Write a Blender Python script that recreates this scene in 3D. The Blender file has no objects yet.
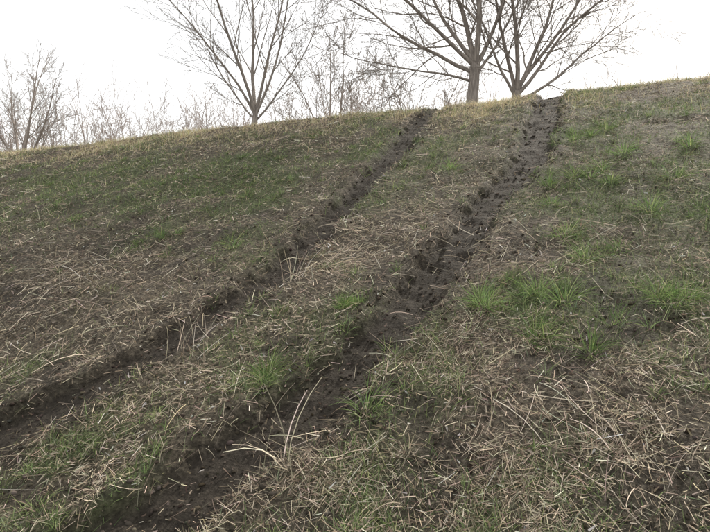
import bpy, math, random
import numpy as np
from mathutils import Vector
rng=np.random.default_rng(7); random.seed(11)
S=bpy.context.scene
# ------------------------------------------------ noise
def vn(x,y,seed):
    xi=np.floor(x).astype(np.int64); yi=np.floor(y).astype(np.int64)
    fx=x-xi; fy=y-yi; fx=fx*fx*(3-2*fx); fy=fy*fy*(3-2*fy)
    def h(a,b):
        v=(a*374761393+b*668265263+seed*144269504)&0xffffffff
        v=((v^(v>>13))*1274126177)&0xffffffff
        v=v^(v>>16)
        return v/4294967295.0
    a=h(xi,yi);b=h(xi+1,yi);c=h(xi,yi+1);d=h(xi+1,yi+1)
    return (a*(1-fx)+b*fx)*(1-fy)+(c*(1-fx)+d*fx)*fy
def fbm(x,y,sc,seed,o=3):
    s=0;a=1;t=0
    for i in range(o):
        s=s+a*vn(x/sc*(2**i)+13.7*i,y/sc*(2**i)+7.1*i,seed+i*17);t+=a;a*=.5
    return s/t
def sst(a,b,v):
    t=np.clip((v-a)/(b-a),0,1);return t*t*(3-2*t)
# ------------------------------------------------ terrain
LY=[-3,0.9,1.6,2.29,2.74,3.38,4.54,5.6,7.34,8.91,10.5,14]
LX=[-9,-5.3,-4.1,-3.34,-3.05,-2.79,-2.62,-2.67,-2.78,-2.96,-3.0,-3.0]
RY=[-3,0.8,1.5,2.10,2.52,2.95,3.66,4.45,5.34,6.6,8.0,8.91,10.5,14]
RX=[-6,-3.2,-2.35,-1.88,-1.70,-1.48,-1.38,-1.27,-1.17,-1.0,-1.08,-1.16,-1.2,-1.2]
def track(x,y,PY,PX,w,seed):
    xc=np.interp(y,PY,PX); e=.15
    sl=(np.interp(y+e,PY,PX)-np.interp(y-e,PY,PX))/(2*e)
    d=np.abs(x-xc+(fbm(x,y,.6,seed,2)-.5)*.12)/np.sqrt(1+sl*sl)
    dn=d+(fbm(x,y,.14,seed+5,3)-.5)*.13
    m=1-sst(w-.05,w+.05,dn)
    rd=np.exp(-((d-w-.08)/.07)**2)
    end=1-sst(10.5,12,y)
    return m*end,rd*end
def tracks(x,y):
    w=.16+.035*sst(3.5,2,y)
    mL,rL=track(x,y,LY,LX,w+.012*sst(5,4,y),31)
    mR,rR=track(x,y,RY,RX,w+.018+.02*sst(6,8,y),57)
    return mL,rL,mR,rR
def prof(y):
    l=.5*(y-1.2)
    z=.5*(l+np.sqrt(l*l+.12))
    T=4.36-.05*np.clip(y-10.5,0,14)
    return .5*(z+T-np.sqrt((z-T)**2+.25))
def height(x,y):
    z=prof(y)
    z=z+(fbm(x,y,3.0,3,2)-.5)*.15+(fbm(x,y,.5,5,3)-.5)*.09
    mL,rL,mR,rR=tracks(x,y)
    m=np.maximum(mL,mR); r=np.maximum(rL,rR)
    z=z+(fbm(x,y,.11,9,2)-.5)*.035*(1-.6*m)
    lug=np.sin(y*2*math.pi/.19+np.sin(x*9)*.8)
    z=z-m*.08+r*.02*(fbm(x,y,.2,77,2)*1.6)+m*(.005*lug+(fbm(x,y,.12,83,4)-.5)*.045)
    return z
def gslope(y): return (prof(y+.05)-prof(y-.05))/.1
def geo(a,b,n): return list(np.geomspace(a,b,n))
xs=sorted([-12-v for v in geo(.1,400,48)])+list(np.arange(-12,-4.5,.03))+list(np.arange(-4.5,1.5,.02))+list(np.arange(1.5,3.6,.035))+[3.6+v for v in geo(.08,400,42)]
ys=sorted([.8-v for v in geo(.1,300,30)])+list(np.arange(.8,5,.02))+list(np.arange(5,10.6,.028))+[10.6+v for v in geo(.08,700,46)]
xs=np.array(xs);ys=np.array(ys)
GX,GY=np.meshgrid(xs,ys); GZ=height(GX,GY)
mL,rL,mR,rR=tracks(GX,GY)
nx,ny=len(xs),len(ys)
def mesh_from(name,co,quads,mat,attrs=None,color=None,smooth=True,tri=False):
    me=bpy.data.meshes.new(name); k=3 if tri else 4
    me.vertices.add(len(co)); me.vertices.foreach_set('co',np.ascontiguousarray(co,dtype=np.float32).ravel())
    q=np.ascontiguousarray(quads,dtype=np.int32)
    me.loops.add(q.size); me.loops.foreach_set('vertex_index',q.ravel())
    me.polygons.add(len(q)); me.polygons.foreach_set('loop_start',np.arange(0,q.size,k,dtype=np.int32))
    me.polygons.foreach_set('use_smooth',np.full(len(q),smooth))
    if attrs:
        for n,v in attrs.items():
            a=me.attributes.new(n,'FLOAT','POINT'); a.data.foreach_set('value',np.ascontiguousarray(v,dtype=np.float32))
    if color is not None:
        a=me.attributes.new('Col','FLOAT_COLOR','POINT')
        c=np.ones((len(co),4),dtype=np.float32); c[:,:3]=color; a.data.foreach_set('color',c.ravel())
    me.update(calc_edges=True)
    ob=bpy.data.objects.new(name,me); S.collection.objects.link(ob)
    me.materials.append(mat); return ob
# ------------------------------------------------ materials
def newmat(n):
    m=bpy.data.materials.new(n); m.use_nodes=True; nt=m.node_tree
    for nd in list(nt.nodes): nt.nodes.remove(nd)
    return m,nt,nt.nodes,nt.links
def soil_mat():
    m,nt,N,L=newmat('soil_and_thatch')
    out=N.new('ShaderNodeOutputMaterial'); b=N.new('ShaderNodeBsdfPrincipled')
    b.inputs['Specular IOR Level'].default_value=.1; b.inputs['Roughness'].default_value=.8
    tc=N.new('ShaderNodeTexCoord')
    def noise(s,d=5,r=.65):
        n=N.new('ShaderNodeTexNoise'); n.inputs['Scale'].default_value=s; n.inputs['Detail'].default_value=d; n.inputs['Roughness'].default_value=r
        L.new(tc.outputs['Object'],n.inputs['Vector']); return n
    def ramp(src,st):
        r=N.new('ShaderNodeValToRGB'); e=r.color_ramp.elements
        e[0].position=st[0][0]; e[0].color=(*st[0][1],1); e[1].position=st[-1][0]; e[1].color=(*st[-1][1],1)
        for p,c in st[1:-1]:
            q=e.new(p); q.color=(*c,1)
        L.new(src,r.inputs[0]); return r
    def mix(f,a,b2):
        x=N.new('ShaderNodeMixRGB'); L.new(f,x.inputs[0]); L.new(a,x.inputs[1]); L.new(b2,x.inputs[2]); return x
    n1=noise(36)
    th=ramp(n1.outputs[0],[(.35,(.028,.023,.017)),(.52,(.08,.066,.049)),(.7,(.22,.185,.135))])
    gr=ramp(n1.outputs[0],[(.35,(.028,.030,.016)),(.7,(.115,.125,.065))])
    a2=N.new('ShaderNodeAttribute'); a2.attribute_name='green'
    so=ramp(n1.outputs[0],[(.3,(.020,.0165,.013)),(.55,(.043,.036,.028)),(.75,(.075,.063,.050))])
    a1=N.new('ShaderNodeAttribute'); a1.attribute_name='mud'
    c=mix(a2.outputs['Fac'],th.outputs[0],gr.outputs[0]); c2=mix(a1.outputs['Fac'],c.outputs[0],so.outputs[0])
    L.new(c2.outputs[0],b.inputs['Base Color'])
    bp=N.new('ShaderNodeBump'); bp.inputs['Strength'].default_value=1; bp.inputs['Distance'].default_value=.035
    L.new(n1.outputs[0],bp.inputs['Height']); L.new(bp.outputs[0],b.inputs['Normal'])
    L.new(b.outputs[0],out.inputs[0]); return m
def blade_mat(n,tr):
    m,nt,N,L=newmat(n)
    out=N.new('ShaderNodeOutputMaterial'); a=N.new('ShaderNodeAttribute'); a.attribute_name='Col'
    b=N.new('ShaderNodeBsdfDiffuse'); L.new(a.outputs['Color'],b.inputs['Color'])
    if tr>0:
        t=N.new('ShaderNodeBsdfTranslucent'); L.new(a.outputs['Color'],t.inputs['Color'])
        x=N.new('ShaderNodeMixShader'); x.inputs[0].default_value=tr
        L.new(b.outputs[0],x.inputs[1]); L.new(t.outputs[0],x.inputs[2]); L.new(x.outputs[0],out.inputs[0])
    else: L.new(b.outputs[0],out.inputs[0])
    return m
def bark_mat(n,c1,c2):
    m,nt,N,L=newmat(n)
    out=N.new('ShaderNodeOutputMaterial'); b=N.new('ShaderNodeBsdfPrincipled'); b.inputs['Roughness'].default_value=.85
    tc=N.new('ShaderNodeTexCoord'); mp=N.new('ShaderNodeMapping'); mp.inputs['Scale'].default_value=(9,9,1.6)
    no=N.new('ShaderNodeTexNoise'); no.inputs['Scale'].default_value=2.5; no.inputs['Detail'].default_value=6
    r=N.new('ShaderNodeValToRGB'); r.color_ramp.elements[0].position=.35; r.color_ramp.elements[1].position=.65
    r.color_ramp.elements[0].color=(*c1,1); r.color_ramp.elements[1].color=(*c2,1)
    L.new(tc.outputs['Object'],mp.inputs[0]); L.new(mp.outputs[0],no.inputs['Vector']); L.new(no.outputs[0],r.inputs[0]); L.new(r.outputs[0],b.inputs['Base Color'])
    bp=N.new('ShaderNodeBump'); bp.inputs['Strength'].default_value=.5; bp.inputs['Distance'].default_value=.02
    L.new(no.outputs[0],bp.inputs['Height']); L.new(bp.outputs[0],b.inputs['Normal'])
    L.new(b.outputs[0],out.inputs[0]); return m
SOIL=soil_mat(); STRAW=blade_mat('dry_straw',0); GREEN=blade_mat('green_grass',.4); CLOD=blade_mat('soil_clod',0); LEAF=blade_mat('dead_leaf',0)
# ------------------------------------------------ vegetation fields
GS=[(-.36,5.69,.5,1),(0,5.06,.4,1),(-.62,3.82,.25,1),(-.36,3.83,.2,.8),(.16,3.81,.3,1),(-.44,3.4,.2,.8),(-1.75,3.67,.11,1),(-.88,3.75,.15,.7),
(-.64,5.2,.3,.7),(-.47,4.67,.3,.6),(-.44,6.96,.5,.7),(-2.3,3.15,.2,.6),(-1.89,2.9,.22,.6),(-1.2,2.74,.2,.7),(-2.63,2.11,.4,.9),(-3.73,2.7,.3,.8),
(-4.2,3.7,.3,.6),(-4.4,4.7,.5,.6),(-3.4,4.7,.35,.6),(-7.4,6.6,1.2,.6),(-7.8,5.9,1,.5),(-4.4,6.7,.7,.6),(-1.8,6.2,.4,.6),(-3.6,5.6,.5,.5),(.4,6.2,.5,.5),(-2.2,2.0,.25,.5),(-5.6,5.6,.6,.5),(.5,4.9,.4,.6),(-1.1,2.3,.2,.4),(-2.0,7.2,.5,.3),(-2.0,5.6,.3,.4),(-.6,2.25,.25,.5),(-.75,2.95,.2,.4),(.1,3.2,.25,.4),(-.2,2.5,.2,.35)]
SS=[(-4.6,3.9,.7,.6),(-3.2,3.3,.3,.5),(-2.4,4.15,.3,.6),(-.3,2.8,.5,.35),(-2.1,3.9,.3,.4),(-1.9,4.8,.4,.35),(-.9,4.5,.3,.45),(.1,4.4,.3,.25)]
def green_f(x,y):
    up=sst(4.0,6.0,y)
    g=sst(.48,.62,fbm(x,y,.8,101,4))*(.42+.2*up)
    g=g+.09+.32*up*sst(.45,.62,fbm(x,y,.3,141,3))
    for a,b,s,w in GS: g=g+w*np.exp(-(((x-a)**2+(y-b)**2)/(s*s)))*sst(.35,.55,fbm(x,y,.18,151,3))
    for a,b,s,w in SS: g=g-w*np.exp(-(((x-a)**2+(y-b)**2)/(s*s)))
    g=g-.25*sst(8.2,8.9,y)
    return np.clip(g,0.02,1)
def mud_f(x,y):
    mL,rL,mR,rR=tracks(x,y); m=np.maximum(mL,mR)
    p=sst(.57,.67,fbm(x,y,.4,201,4))*sst(8,3.2,y)*.65
    p=np.maximum(p,.7*np.exp(-(((x+1.75)**2+(y-2.6)**2)/.05)))
    p=np.maximum(p,.75*np.exp(-(((x-.05)**2+(y-2.7)**2)/.12))*sst(.38,.55,fbm(x,y,.2,211,3)))
    r=np.maximum(rL,rR)*.5*sst(.38,.6,fbm(x,y,.2,207,3))
    return np.clip(np.maximum(np.maximum(m,p),r),0,1)
gr=green_f(GX,GY); mu=mud_f(GX,GY)
co=np.stack([GX,GY,GZ],-1).reshape(-1,3)
ii,jj=np.meshgrid(np.arange(nx-1),np.arange(ny-1)); b0=(jj*nx+ii)
Q=np.stack([b0,b0+1,b0+nx+1,b0+nx],-1).reshape(-1,4)
fl=(mL[:-1,:-1]>.5).ravel(); fr=(mR[:-1,:-1]>.5).ravel()&~fl
def part(name,sel):
    q=Q[sel]; u,inv=np.unique(q,return_inverse=True)
    return mesh_from(name,co[u],inv.reshape(-1,4),SOIL,{'mud':mu.ravel()[u],'green':gr.ravel()[u]})
part('embankment_ground',~(fl|fr)); part('muddy_tire_track',fl); part('muddy_tire_track.001',fr)
# ------------------------------------------------ blades
def scatter(n,rmin=1.6,rmax=48,p=.4,a0=-38,a1=82):
    u=rng.random(n); r=(rmin**p+u*(rmax**p-rmin**p))**(1/p)
    a=np.radians(rng.uniform(a0,a1,n)); x=-np.sin(a)*r; y=np.cos(a)*r
    k=(y>.4)&(y<10.6); return x[k],y[k],r[k]
def strips(x,y,head,elev,bend,Ln,W,K,z0=0.0,tip=.15,curl=None):
    n=len(x); P=np.zeros((n,K+1,3)); z=height(x,y)+z0; sl=gslope(y)
    P[:,0,0]=x;P[:,0,1]=y;P[:,0,2]=z
    step=Ln/K; h=head.copy()
    for k in range(1,K+1):
        e=elev-bend*(k-.5)/K
        if curl is not None: h=h+curl/K
        hx,hy=np.cos(h),np.sin(h); ce=np.cos(e)*step
        P[:,k,0]=P[:,k-1,0]+hx*ce; P[:,k,1]=P[:,k-1,1]+hy*ce; P[:,k,2]=P[:,k-1,2]+sl*hy*ce+np.sin(e)*step
    tw=rng.uniform(-.9,.9,n)
    sd=np.stack([-np.sin(head)*np.cos(tw),np.cos(head)*np.cos(tw),np.sin(tw)+sl*np.cos(head)*np.cos(tw)],-1)
    V=np.zeros((n,K+1,2,3))
    for k in range(K+1):
        w=W*(1-(1-tip)*(k/K)**1.5)*.5
        V[:,k,0]=P[:,k]-sd*w[:,None]; V[:,k,1]=P[:,k]+sd*w[:,None]
    base=(np.arange(n)*(K+1)*2)[:,None]
    q=[]
    for k in range(K): q.append(np.concatenate([base+2*k,base+2*k+1,base+2*k+3,base+2*k+2],1))
    q=np.stack(q,1).reshape(-1,4)
    return V.reshape(-1,3),q,(K+1)*2
def pal(n,cols,wts,var=.25):
    c=np.array(cols)[rng.choice(len(cols),n,p=np.array(wts)/sum(wts))]
    return c*np.clip(rng.normal(1,var,n),.4,1.8)[:,None]*(1+rng.normal(0,.05,(n,3)))
class Acc:
    def __init__(s): s.v=[];s.q=[];s.c=[];s.n=0
    def add(s,v,q,m,c): s.v.append(v);s.q.append(q+s.n);s.c.append(np.repeat(c,m,0));s.n+=len(v)
    def build(s,name,mat,smooth=True,tri=False): return mesh_from(name,np.concatenate(s.v),np.concatenate(s.q),mat,color=np.clip(np.concatenate(s.c),0,1),smooth=smooth,tri=tri)
STC=[(.20,.16,.118),(.33,.27,.198),(.47,.395,.295),(.68,.60,.47),(.08,.064,.048)]
straw=Acc()
x,y,r=scatter(620000)
m=mud_f(x,y); g=green_f(x,y); pt=fbm(x,y,.35,301,4)
dens=(1-.94*m)*(1-.35*g)*(.25+.75*sst(.4,.6,pt))
k=rng.random(len(x))<dens; x,y,r,g=x[k],y[k],r[k],g[k]; n=len(x); lod=np.maximum(1,r/5)
hd=rng.normal(-1.75,1.2,n)+ (fbm(x,y,.8,311,2)-.5)*5
L_=rng.gamma(1.8,.02,n)*np.sqrt(lod)+.012
v,q,mm=strips(x,y,hd,rng.normal(.12,.28,n),rng.normal(.05,.15,n),L_,rng.uniform(.0012,.0034,n)*lod,1,z0=rng.uniform(0,.022,n),tip=.7)
br=.68+.64*fbm(x,y,1.1,321,3)
straw.add(v,q,mm,pal(n,STC,[.28,.31,.2,.07,.22],.3)*br[:,None])
x,y,r=scatter(110000,p=.45)
m=mud_f(x,y); g=green_f(x,y); k=rng.random(len(x))<(1-.95*m)*(1-.3*g)*(.15+.85*sst(.42,.6,fbm(x,y,.4,331,3))); x,y,r=x[k],y[k],r[k]; n=len(x); lod=np.maximum(1,r/5)
v,q,mm=strips(x,y,rng.normal(-1.75,1.0,n)+(fbm(x,y,.7,341,2)-.5)*5,rng.normal(.12,.14,n),rng.normal(.2,.3,n),rng.gamma(3.0,.022,n)+.02,rng.uniform(.0013,.0027,n)*lod,3,z0=rng.uniform(.002,.02,n),tip=.5,curl=rng.normal(0,.35,n))
straw.add(v,q,mm,pal(n,STC,[.23,.37,.25,.07,.08],.25))
# upright stubble/stalks
x,y,r=scatter(65000,p=.4)
m=mud_f(x,y); cl=sst(.5,.66,fbm(x,y,.4,401,3)); k=rng.random(len(x))<(1-.97*m)*(.08+.5*cl)
x,y,r=x[k],y[k],r[k]; n=len(x); lod=np.maximum(1,r/5)
v,q,mm=strips(x,y,rng.normal(-1.9,1.3,n),rng.uniform(.2,1.2,n),rng.normal(.3,.4,n),rng.gamma(3.5,.02,n)+.025,rng.uniform(.0015,.003,n)*lod,2,tip=.5)
straw.add(v,q,mm,pal(n,STC,[.17,.32,.31,.12,.08],.22))
def stalks(cx,cy,sp,n,hm,hs,em,es,lm,ls,bm=.25,bs=.3,w=(.0018,.0038),cr=.3):
    x=rng.normal(cx,sp,n);y=rng.normal(cy,sp*.7,n)
    v,q,mm=strips(x,y,rng.normal(hm,hs,n),rng.normal(em,es,n),rng.normal(bm,bs,n),np.clip(rng.normal(lm,ls,n),.05,.6),rng.uniform(*w,n),4,z0=.01,tip=.5,curl=rng.normal(0,cr,n))
    straw.add(v,q,mm,pal(n,STC,[.08,.3,.4,.22,0],.2))
stalks(-.42,2.94,.10,30,-.95,.3,.25,.2,.34,.1)
stalks(-.15,2.75,.16,14,2.2,.5,.15,.15,.24,.1)
stalks(-.05,2.45,.2,10,2.3,.8,.25,.2,.18,.08)
stalks(-1.46,2.33,.06,8,1.6,.9,1.25,.2,.34,.07,1.0,.5,(.004,.006),.4)
stalks(-1.25,2.4,.13,18,-1.8,.8,.5,.3,.18,.07)
stalks(-2.6,3.05,.10,22,1.8,1.0,.9,.3,.2,.07)
stalks(-2.3,4.25,.10,34,-.4,.6,.55,.3,.26,.08,.2,.2,(.003,.005))
stalks(-2.42,4.05,.05,9,1.9,.5,.9,.3,.26,.06,.2,.2,(.003,.005))
stalks(-4.6,3.9,.45,260,-1.4,.9,.35,.3,.2,.08)
stalks(-4.0,3.2,.35,110,-1.2,.9,.3,.3,.2,.08)
stalks(-3.4,3.6,.3,90,-1.2,1.0,.4,.3,.18,.07)
stalks(-2.5,2.35,.25,25,-1.2,1.5,.3,.3,.18,.07)
stalks(-1.9,2.6,.25,16,-1.2,1.5,.3,.3,.17,.07)
stalks(-1.05,3.1,.2,45,-1.6,1.0,.5,.35,.17,.06)
stalks(-.7,2.6,.35,25,-1.4,1.2,.35,.3,.16,.06)
stalks(.35,3.1,.4,50,-1.8,1.2,.3,.3,.17,.07)
stalks(-.9,4.5,.3,90,-1.6,1.0,.4,.3,.16,.06)
stalks(-2.0,4.7,.45,140,-1.6,1.0,.4,.3,.16,.06)
stalks(-1.9,3.9,.3,80,-1.6,1.0,.4,.3,.16,.06)
stalks(.2,4.4,.5,140,-1.6,1.2,.4,.3,.16,.06)
straw.build('dry_straw',STRAW)
# green grass
GC=[(.085,.118,.05),(.14,.188,.078),(.215,.275,.11),(.22,.245,.155),(.37,.385,.19)]
grass=Acc()
x,y,r=scatter(430000)
m=mud_f(x,y); g=green_f(x,y); k=rng.random(len(x))<(1-.98*m)*np.clip(g*1.15,0,1)
x,y,r=x[k],y[k],r[k]; n=len(x); lod=np.maximum(1,r/4.5)
v,q,mm=strips(x,y,rng.uniform(0,6.28,n),rng.uniform(.3,1.4,n),rng.uniform(.1,1.2,n),rng.gamma(5,.011,n)*lod**.3+.015,rng.uniform(.0016,.0032,n)*lod,2,tip=.1)
grass.add(v,q,mm,pal(n,GC,[.22,.33,.17,.21,.07],.28)*(.75+.5*fbm(x,y,.8,521,2))[:,None])
def tufts(tx,ty,nb,lm,sp,cols=[.15,.4,.3,.12,.03],gc=GC):
    T=len(tx); nb_=np.maximum(5,(nb*rng.uniform(.5,1.5,T)).astype(int)); idx=np.repeat(np.arange(T),nb_); n=len(idx)
    a=rng.uniform(0,6.283,n); rr=rng.random(n)**.6; s=sp*rng.uniform(.6,1.4,T)[idx]
    x=tx[idx]+np.cos(a)*rr*s; y=ty[idx]+np.sin(a)*rr*s
    lt=(lm*rng.uniform(.6,1.35,T))[idx]; rd=np.hypot(x,y); lod=np.maximum(1,rd/5)
    v,q,mm=strips(x,y,a+rng.normal(0,.5,n),np.clip(1.45-rr*.75+rng.normal(0,.15,n),.2,1.55),rng.uniform(.3,1.5,n),lt*rng.uniform(.5,1.1,n),rng.uniform(.0025,.0042,n)*lod,3,tip=.08)
    grass.add(v,q,mm,pal(n,gc,cols,.2)*rng.uniform(.8,1.2,T)[idx][:,None])
x,y,r=scatter(12000,p=.5); m=mud_f(x,y); g=green_f(x,y); k=rng.random(len(x))<(1-.97*m)*(g+.07)*(.6)
tufts(x[k],y[k],22,.085,.035)
GB=[(.08,.125,.045),(.135,.205,.072),(.21,.295,.105),(.2,.24,.145),(.36,.40,.17)]
big=np.array([(-.36,5.69),(-.28,5.85),(-.5,5.75),(-.2,5.6),(0,5.06),(.1,5.0),(-.62,3.82),(-.55,3.86),(-.38,3.8),(.12,3.82),(.2,3.76),(.27,3.85),(-.44,3.4),(-.5,3.45),(-.88,3.75),(-.82,3.7),
(-.64,5.2),(-.47,4.67),(-.44,6.96),(-.3,7.1),(-.6,6.9),(-1.8,6.3),(.45,6.3),(.5,4.9),(-.2,3.3),(-1.22,2.75),(-1.95,2.95),(-3.4,4.6),(-3.5,4.7),(-4.4,4.75),(-.1,3.55),(-.7,5.6),(-.1,6.2),(.3,5.6),(-.3,4.3),(-.1,4.45)])
tufts(big[:,0],big[:,1],80,.165,.06,[.08,.33,.37,.12,.1],GB)
sm=np.array([(-1.75,3.67),(-1.71,3.66),(-1.79,3.69),(-1.74,3.71),(-1.7,3.7),(-1.8,3.65)]); tufts(sm[:,0],sm[:,1],60,.075,.03,[.05,.4,.5,.0,.05],GB)
# crest: yellowish grass along the shoulder, sunlit rim painted into its blade colours
n=54000; x=rng.uniform(-1,1,n); x=-2-np.sign(x)*(np.abs(x)**1.7)*45; x=np.where(x>6,rng.uniform(-14,6,n),x); y=rng.normal(9.3,.7,n)
m=mud_f(x,y); k=rng.random(n)<(1-.9*m)*(.15+1.1*sst(.3,.7,fbm(x,y,.7,611,3))); x,y=x[k],y[k]; n=len(x); r=np.hypot(x,y); lod=np.maximum(1,r/5)
v,q,mm=strips(x,y,rng.uniform(0,6.28,n),rng.uniform(.4,1.5,n),rng.uniform(.1,1.1,n),rng.gamma(2.6,.028,n)*(.6+.8*fbm(x,y,.9,631,2))+.015,rng.uniform(.0016,.003,n)*lod,2,tip=.1)
grass.add(v,q,mm,pal(n,[(.55,.48,.27),(.66,.57,.40),(.34,.34,.17),(.45,.37,.26)],[.27,.32,.17,.24],.22))
grass.build('green_grass',GREEN)
# ------------------------------------------------ clods
ico=[]; ph=(1+5**.5)/2
for a,b in((1,ph),(-1,ph),(1,-ph),(-1,-ph)): ico+=[(a,b,0),(0,a,b),(b,0,a)]
ico=np.array(ico,float); ico/=np.linalg.norm(ico[0])
F=[];ed=min(np.linalg.norm(ico[0]-ico[i]) for i in range(1,12))*1.05
for i in range(12):
    for j in range(i+1,12):
        for l in range(j+1,12):
            if all(np.linalg.norm(ico[p]-ico[q_])<ed for p,q_ in((i,j),(j,l),(i,l))):
                c=np.cross(ico[j]-ico[i],ico[l]-ico[i]); F.append((i,j,l) if c@ico[i]>0 else (i,l,j))
F=np.array(F)
x,y,r=scatter(190000,p=.55); m=mud_f(x,y); mL_,rL_,mR_,rR_=tracks(x,y); rg=np.maximum(rL_,rR_); k=rng.random(len(x))<np.clip(m+.03+.2*rg,0,1)*.8; x,y,r,rg=x[k],y[k],r[k],rg[k]; n=len(x)
s=np.clip(rng.gamma(1.5,.0034,n)*(1+.5*rg),.0018,.016)*np.maximum(1,r/8)
D=ico[None]*(1+rng.normal(0,.22,(n,12,1)))*s[:,None,None]*rng.uniform(.55,1.5,(n,1,3))
D[:,:,2]*=.7
V=D+np.stack([x,y,height(x,y)+s*.1],-1)[:,None,:]
A=Acc(); A.add(V.reshape(-1,3),(F[None]+(np.arange(n)*12)[:,None,None]).reshape(-1,3),12,pal(n,[(.040,.033,.026),(.060,.050,.040),(.088,.074,.060)],[.45,.38,.17],.2))
A.build('soil_clods',CLOD,smooth=True,tri=True)
# ------------------------------------------------ dead leaves & crumbs of thatch
x,y,r=scatter(75000,p=.5); m=mud_f(x,y); k=rng.random(len(x))<.6*(1-.5*m); x,y,r=x[k],y[k],r[k]; n=len(x)
lv=Acc(); v,q,mm=strips(x,y,rng.uniform(0,6.28,n),rng.normal(.1,.35,n),rng.normal(.2,.6,n),rng.uniform(.012,.036,n),rng.uniform(.004,.012,n),2,z0=rng.uniform(.003,.03,n),tip=.25)
lv.add(v,q,mm,pal(n,[(.07,.055,.042),(.14,.11,.08),(.24,.2,.16),(.38,.36,.33)],[.43,.35,.15,.07],.25)); lv.build('dead_leaves',LEAF)
# ------------------------------------------------ trees
class Tree:
    def __init__(s,seed): s.v=[];s.q=[];s.n=0;s.R=random.Random(seed)
    def tube(s,pts,rad,sides):
        for i,p in enumerate(pts):
            d=(pts[min(i+1,len(pts)-1)]-pts[max(i-1,0)]).normalized()
            a=d.cross(Vector((1,0,0))) if abs(d.x)<.8 else d.cross(Vector((0,1,0))); a.normalize(); b=d.cross(a)
            for k in range(sides):
                t=2*math.pi*k/sides; s.v.append(tuple(p+(a*math.cos(t)+b*math.sin(t))*rad[i]))
        for i in range(len(pts)-1):
            for k in range(sides):
                k2=(k+1)%sides; o=s.n+i*sides; s.q.append((o+k,o+k2,o+sides+k2,o+sides+k))
        s.n+=len(pts)*sides
    def branch(s,p,d,L,r,lev,P):
        R=s.R; ns=[10,8,6,4,3,3,3][min(lev,6)]; pts=[p.copy()];rad=[r]; d=d.normalized(); cur=p.copy(); rt=max(r*.22,P['rmin'])
        for i in range(ns):
            w=P['wob']*(1+.25*lev)
            d=(d+Vector((R.gauss(0,w),R.gauss(0,w),R.gauss(0,w)+P['up']))).normalized()
            cur=cur+d*(L/ns); pts.append(cur.copy()); rad.append(r+(rt-r)*((i+1)/ns)**.7)
        s.tube(pts,rad,[8,6,4,3,3,3,3][min(lev,6)])
        if lev>=P['max']: return
        nc=P['n'][min(lev,len(P['n'])-1)]; az=R.uniform(0,6.28)
        for c in range(nc):
            t=P['t0']+(1-P['t0'])*((c+R.uniform(.1,.9))/nc); f=t*ns; i=min(int(f),ns-1); q=pts[i].lerp(pts[i+1],f-i); rr=rad[i]+(rad[i+1]-rad[i])*(f-i)
            dd=(pts[i+1]-pts[i]).normalized(); az+=2.4+R.uniform(-.5,.5); an=math.radians(R.uniform(*P['ang']))
            a=dd.cross(Vector((1,0,.1))).normalized(); b=dd.cross(a)
            cd=dd*math.cos(an)+(a*math.cos(az)+b*math.sin(az))*math.sin(an)
            s.branch(q,cd,L*P['ratio']*(1.05-.5*t)*R.uniform(.6,1.25),max(rr*P['rr'],P['rmin']),lev+1,P)
Rv=Vector((.906,.4226,0)); Fv=Vector((-.4226,.906,0)); Z=Vector((0,0,1))
def ground(x,y): return float(height(np.array([x]),np.array([y]))[0])
def make_tree(name,x,y,trunk,r,limbs,P,mat,seed,lean=0):
    T=Tree(seed); z=ground(x,y); base=Vector((x,y,z-.1)); pts=[base];rad=[r*1.35]; d=(Z+Rv*lean).normalized(); c=base.copy()
    for i in range(5):
        d=(d+Vector((T.R.gauss(0,.04),T.R.gauss(0,.04),0))).normalized(); c=c+d*((trunk+.1)/5); pts.append(c.copy()); rad.append(r*(1.05-.07*i))
    T.tube(pts,rad,10)
    for an,dep,L,rf,frac in limbs:
        f=frac*5;i=min(int(f),4); q=pts[i].lerp(pts[i+1],f-i)
        dd=Rv*math.sin(math.radians(an))+Z*math.cos(math.radians(an))+Fv*dep
        T.branch(q,dd,L,r*rf,0,P)
    return mesh_from(name,np.array(T.v),np.array(T.q),mat)
BK=bark_mat('bark_grey',(.15,.127,.108),(.30,.26,.225)); BK2=bark_mat('bark_haze_tinted',(.21,.175,.15),(.35,.30,.26)); BK3=bark_mat('bark_twiggy_haze_tinted',(.30,.245,.215),(.42,.35,.31))  # second and third barks lightened: distance haze painted into their colour
P1=dict(rmin=.0042,wob=.05,up=.02,max=3,n=[12,8,6],t0=.12,ang=(20,42),ratio=.46,rr=.5)
make_tree('bare_tree',-9.8,14.2,1.4,.10,[(-32,.1,5.0,.45,.97),(-17,-.2,6,.55,1),(-4,.3,6.4,.65,1),(10,.15,6,.5,1),(25,-.1,5.2,.45,.95),(-44,.1,3.6,.33,.88),(40,.2,4.2,.33,.84)],P1,BK,3)
P2=dict(P1,wob=.08,up=.014,n=[12,9,6],ratio=.47,ang=(22,52),t0=.1)
make_tree('bare_tree.001',-3.75,14.8,2.3,.16,[(-66,.1,5.2,.36,.9),(-50,-.1,5.4,.40,.97),(-34,.3,5.0,.40,1),(-14,.2,5,.5,1),(5,-.2,5.2,.54,1),(22,.2,4.5,.42,.95),(-76,-.2,3.6,.24,.8),(46,.3,3.6,.28,.88)],P2,BK,8,-.05)
make_tree('bare_tree.002',-3.0,15.6,1.7,.135,[(-16,.1,5,.45,.95),(4,-.3,5.4,.5,1),(20,.2,5.2,.5,1),(36,.2,5.2,.46,1),(50,-.1,5.0,.42,.93),(64,.1,4.8,.34,.85),(-36,-.2,4,.34,.9)],P2,BK,21,.12)
P3=dict(P1,max=3,n=[10,8,5],rmin=.0065,t0=.12,ratio=.46)
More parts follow.
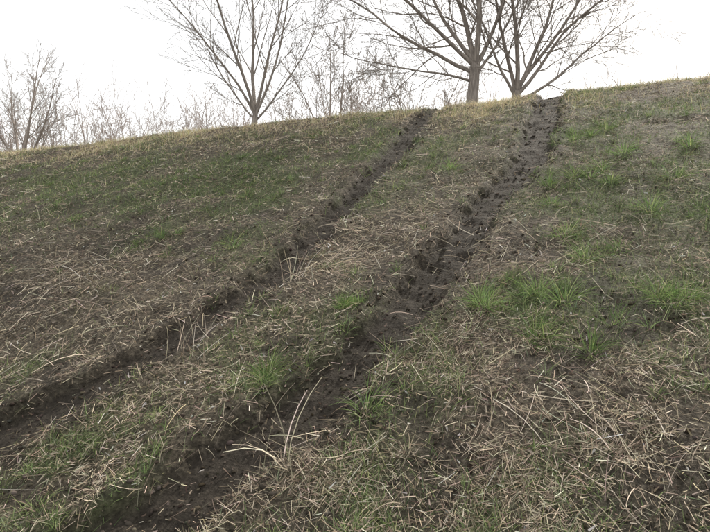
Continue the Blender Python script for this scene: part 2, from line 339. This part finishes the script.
make_tree('bare_tree.003',-27.4,20.3,2.0,.14,[(-34,0,4.6,.5,1),(-16,.2,5.4,.55,1),(0,.2,5.6,.6,1),(14,-.2,5.4,.55,1),(32,0,4.8,.5,1),(-52,0,3.8,.35,.9),(50,0,3.5,.35,.9)],P3,BK2,5)
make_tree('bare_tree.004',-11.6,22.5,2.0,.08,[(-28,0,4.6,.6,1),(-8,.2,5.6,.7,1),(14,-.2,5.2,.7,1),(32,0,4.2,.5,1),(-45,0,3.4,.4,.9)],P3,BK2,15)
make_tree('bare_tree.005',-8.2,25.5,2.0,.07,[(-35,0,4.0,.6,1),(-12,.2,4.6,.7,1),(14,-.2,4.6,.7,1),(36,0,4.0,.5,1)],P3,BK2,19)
T=Tree(77); P4=dict(P1,max=2,n=[12,7],rmin=.011,t0=.08,ratio=.42,wob=.06,up=.03,ang=(20,55))
for px,top,t in [(62,80,42),(75,76,44),(85,64,40),(105,72,46),(128,84,44),(140,92,45),(150,92,48),(172,90,50),(181,88,46),(190,82,46),(205,76,44),(214,82,46),(222,84,50),(240,92,46),(262,96,44),(285,94,48),(300,82,40),(318,66,38),(345,62,36),(362,68,42),(385,68,40),(405,64,36),(425,66,34),(445,72,36),(600,66,30),(640,56,28),(670,62,30),(700,64,30),(20,96,44),(-10,86,40),(-40,76,42),(0,104,44),(45,100,46),(735,52,30)]:
    u=(px-355)/600; x=t*(-.4226+.906*u); y=t*(.906+.4226*u); z=ground(x,y); H=(253-top)/600*t+1.6-z
    for k in range(5 if px<600 else 2):
        T.branch(Vector((x+T.R.uniform(-1,1),y+T.R.uniform(-1,1),z-.1)),Z+Rv*T.R.uniform(-.4,.4)+Fv*T.R.uniform(-.4,.4),H*T.R.uniform(.6,.97),.05,0,P4)
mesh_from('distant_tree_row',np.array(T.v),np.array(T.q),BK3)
# ------------------------------------------------ light, sky, camera
SE,SR=math.radians(40),math.radians(8)
w=bpy.data.worlds.new('World'); S.world=w; w.use_nodes=True; N=w.node_tree.nodes; L=w.node_tree.links
bg=N['Background']; sk=N.new('ShaderNodeTexSky'); sk.sky_type='NISHITA'; sk.sun_disc=False; sk.sun_elevation=SE; sk.sun_rotation=SR; sk.dust_density=4; sk.air_density=1.2
mx=N.new('ShaderNodeMixRGB'); mx.inputs[0].default_value=.8; mx.inputs[2].default_value=(11.0,11.0,10.9,1)
L.new(sk.outputs[0],mx.inputs[1]); L.new(mx.outputs[0],bg.inputs[0]); bg.inputs[1].default_value=.15
sd=bpy.data.lights.new('sun','SUN'); sd.energy=5.0; sd.angle=math.radians(1.0); sd.color=(1,.93,.82)
so=bpy.data.objects.new('sun',sd); S.collection.objects.link(so)
dirv=Vector((math.sin(SR)*math.cos(SE),math.cos(SR)*math.cos(SE),math.sin(SE)))
so.rotation_euler=dirv.to_track_quat('Z','Y').to_euler(); so.location=(3,20,15)
cd=bpy.data.cameras.new('camera'); cam=bpy.data.objects.new('camera',cd); S.collection.objects.link(cam)
cam.location=(0,0,1.6); cam.rotation_euler=(math.radians(90-1.24),0,math.radians(25)); cd.sensor_width=36; cd.lens=30.42; cd.clip_start=.05; cd.clip_end=3000
S.camera=cam
S.view_settings.view_transform='Standard'; S.view_settings.look='None'; S.view_settings.exposure=0
print('TRIS',sum(len(o.data.polygons) for o in S.objects if o.type=='MESH'))
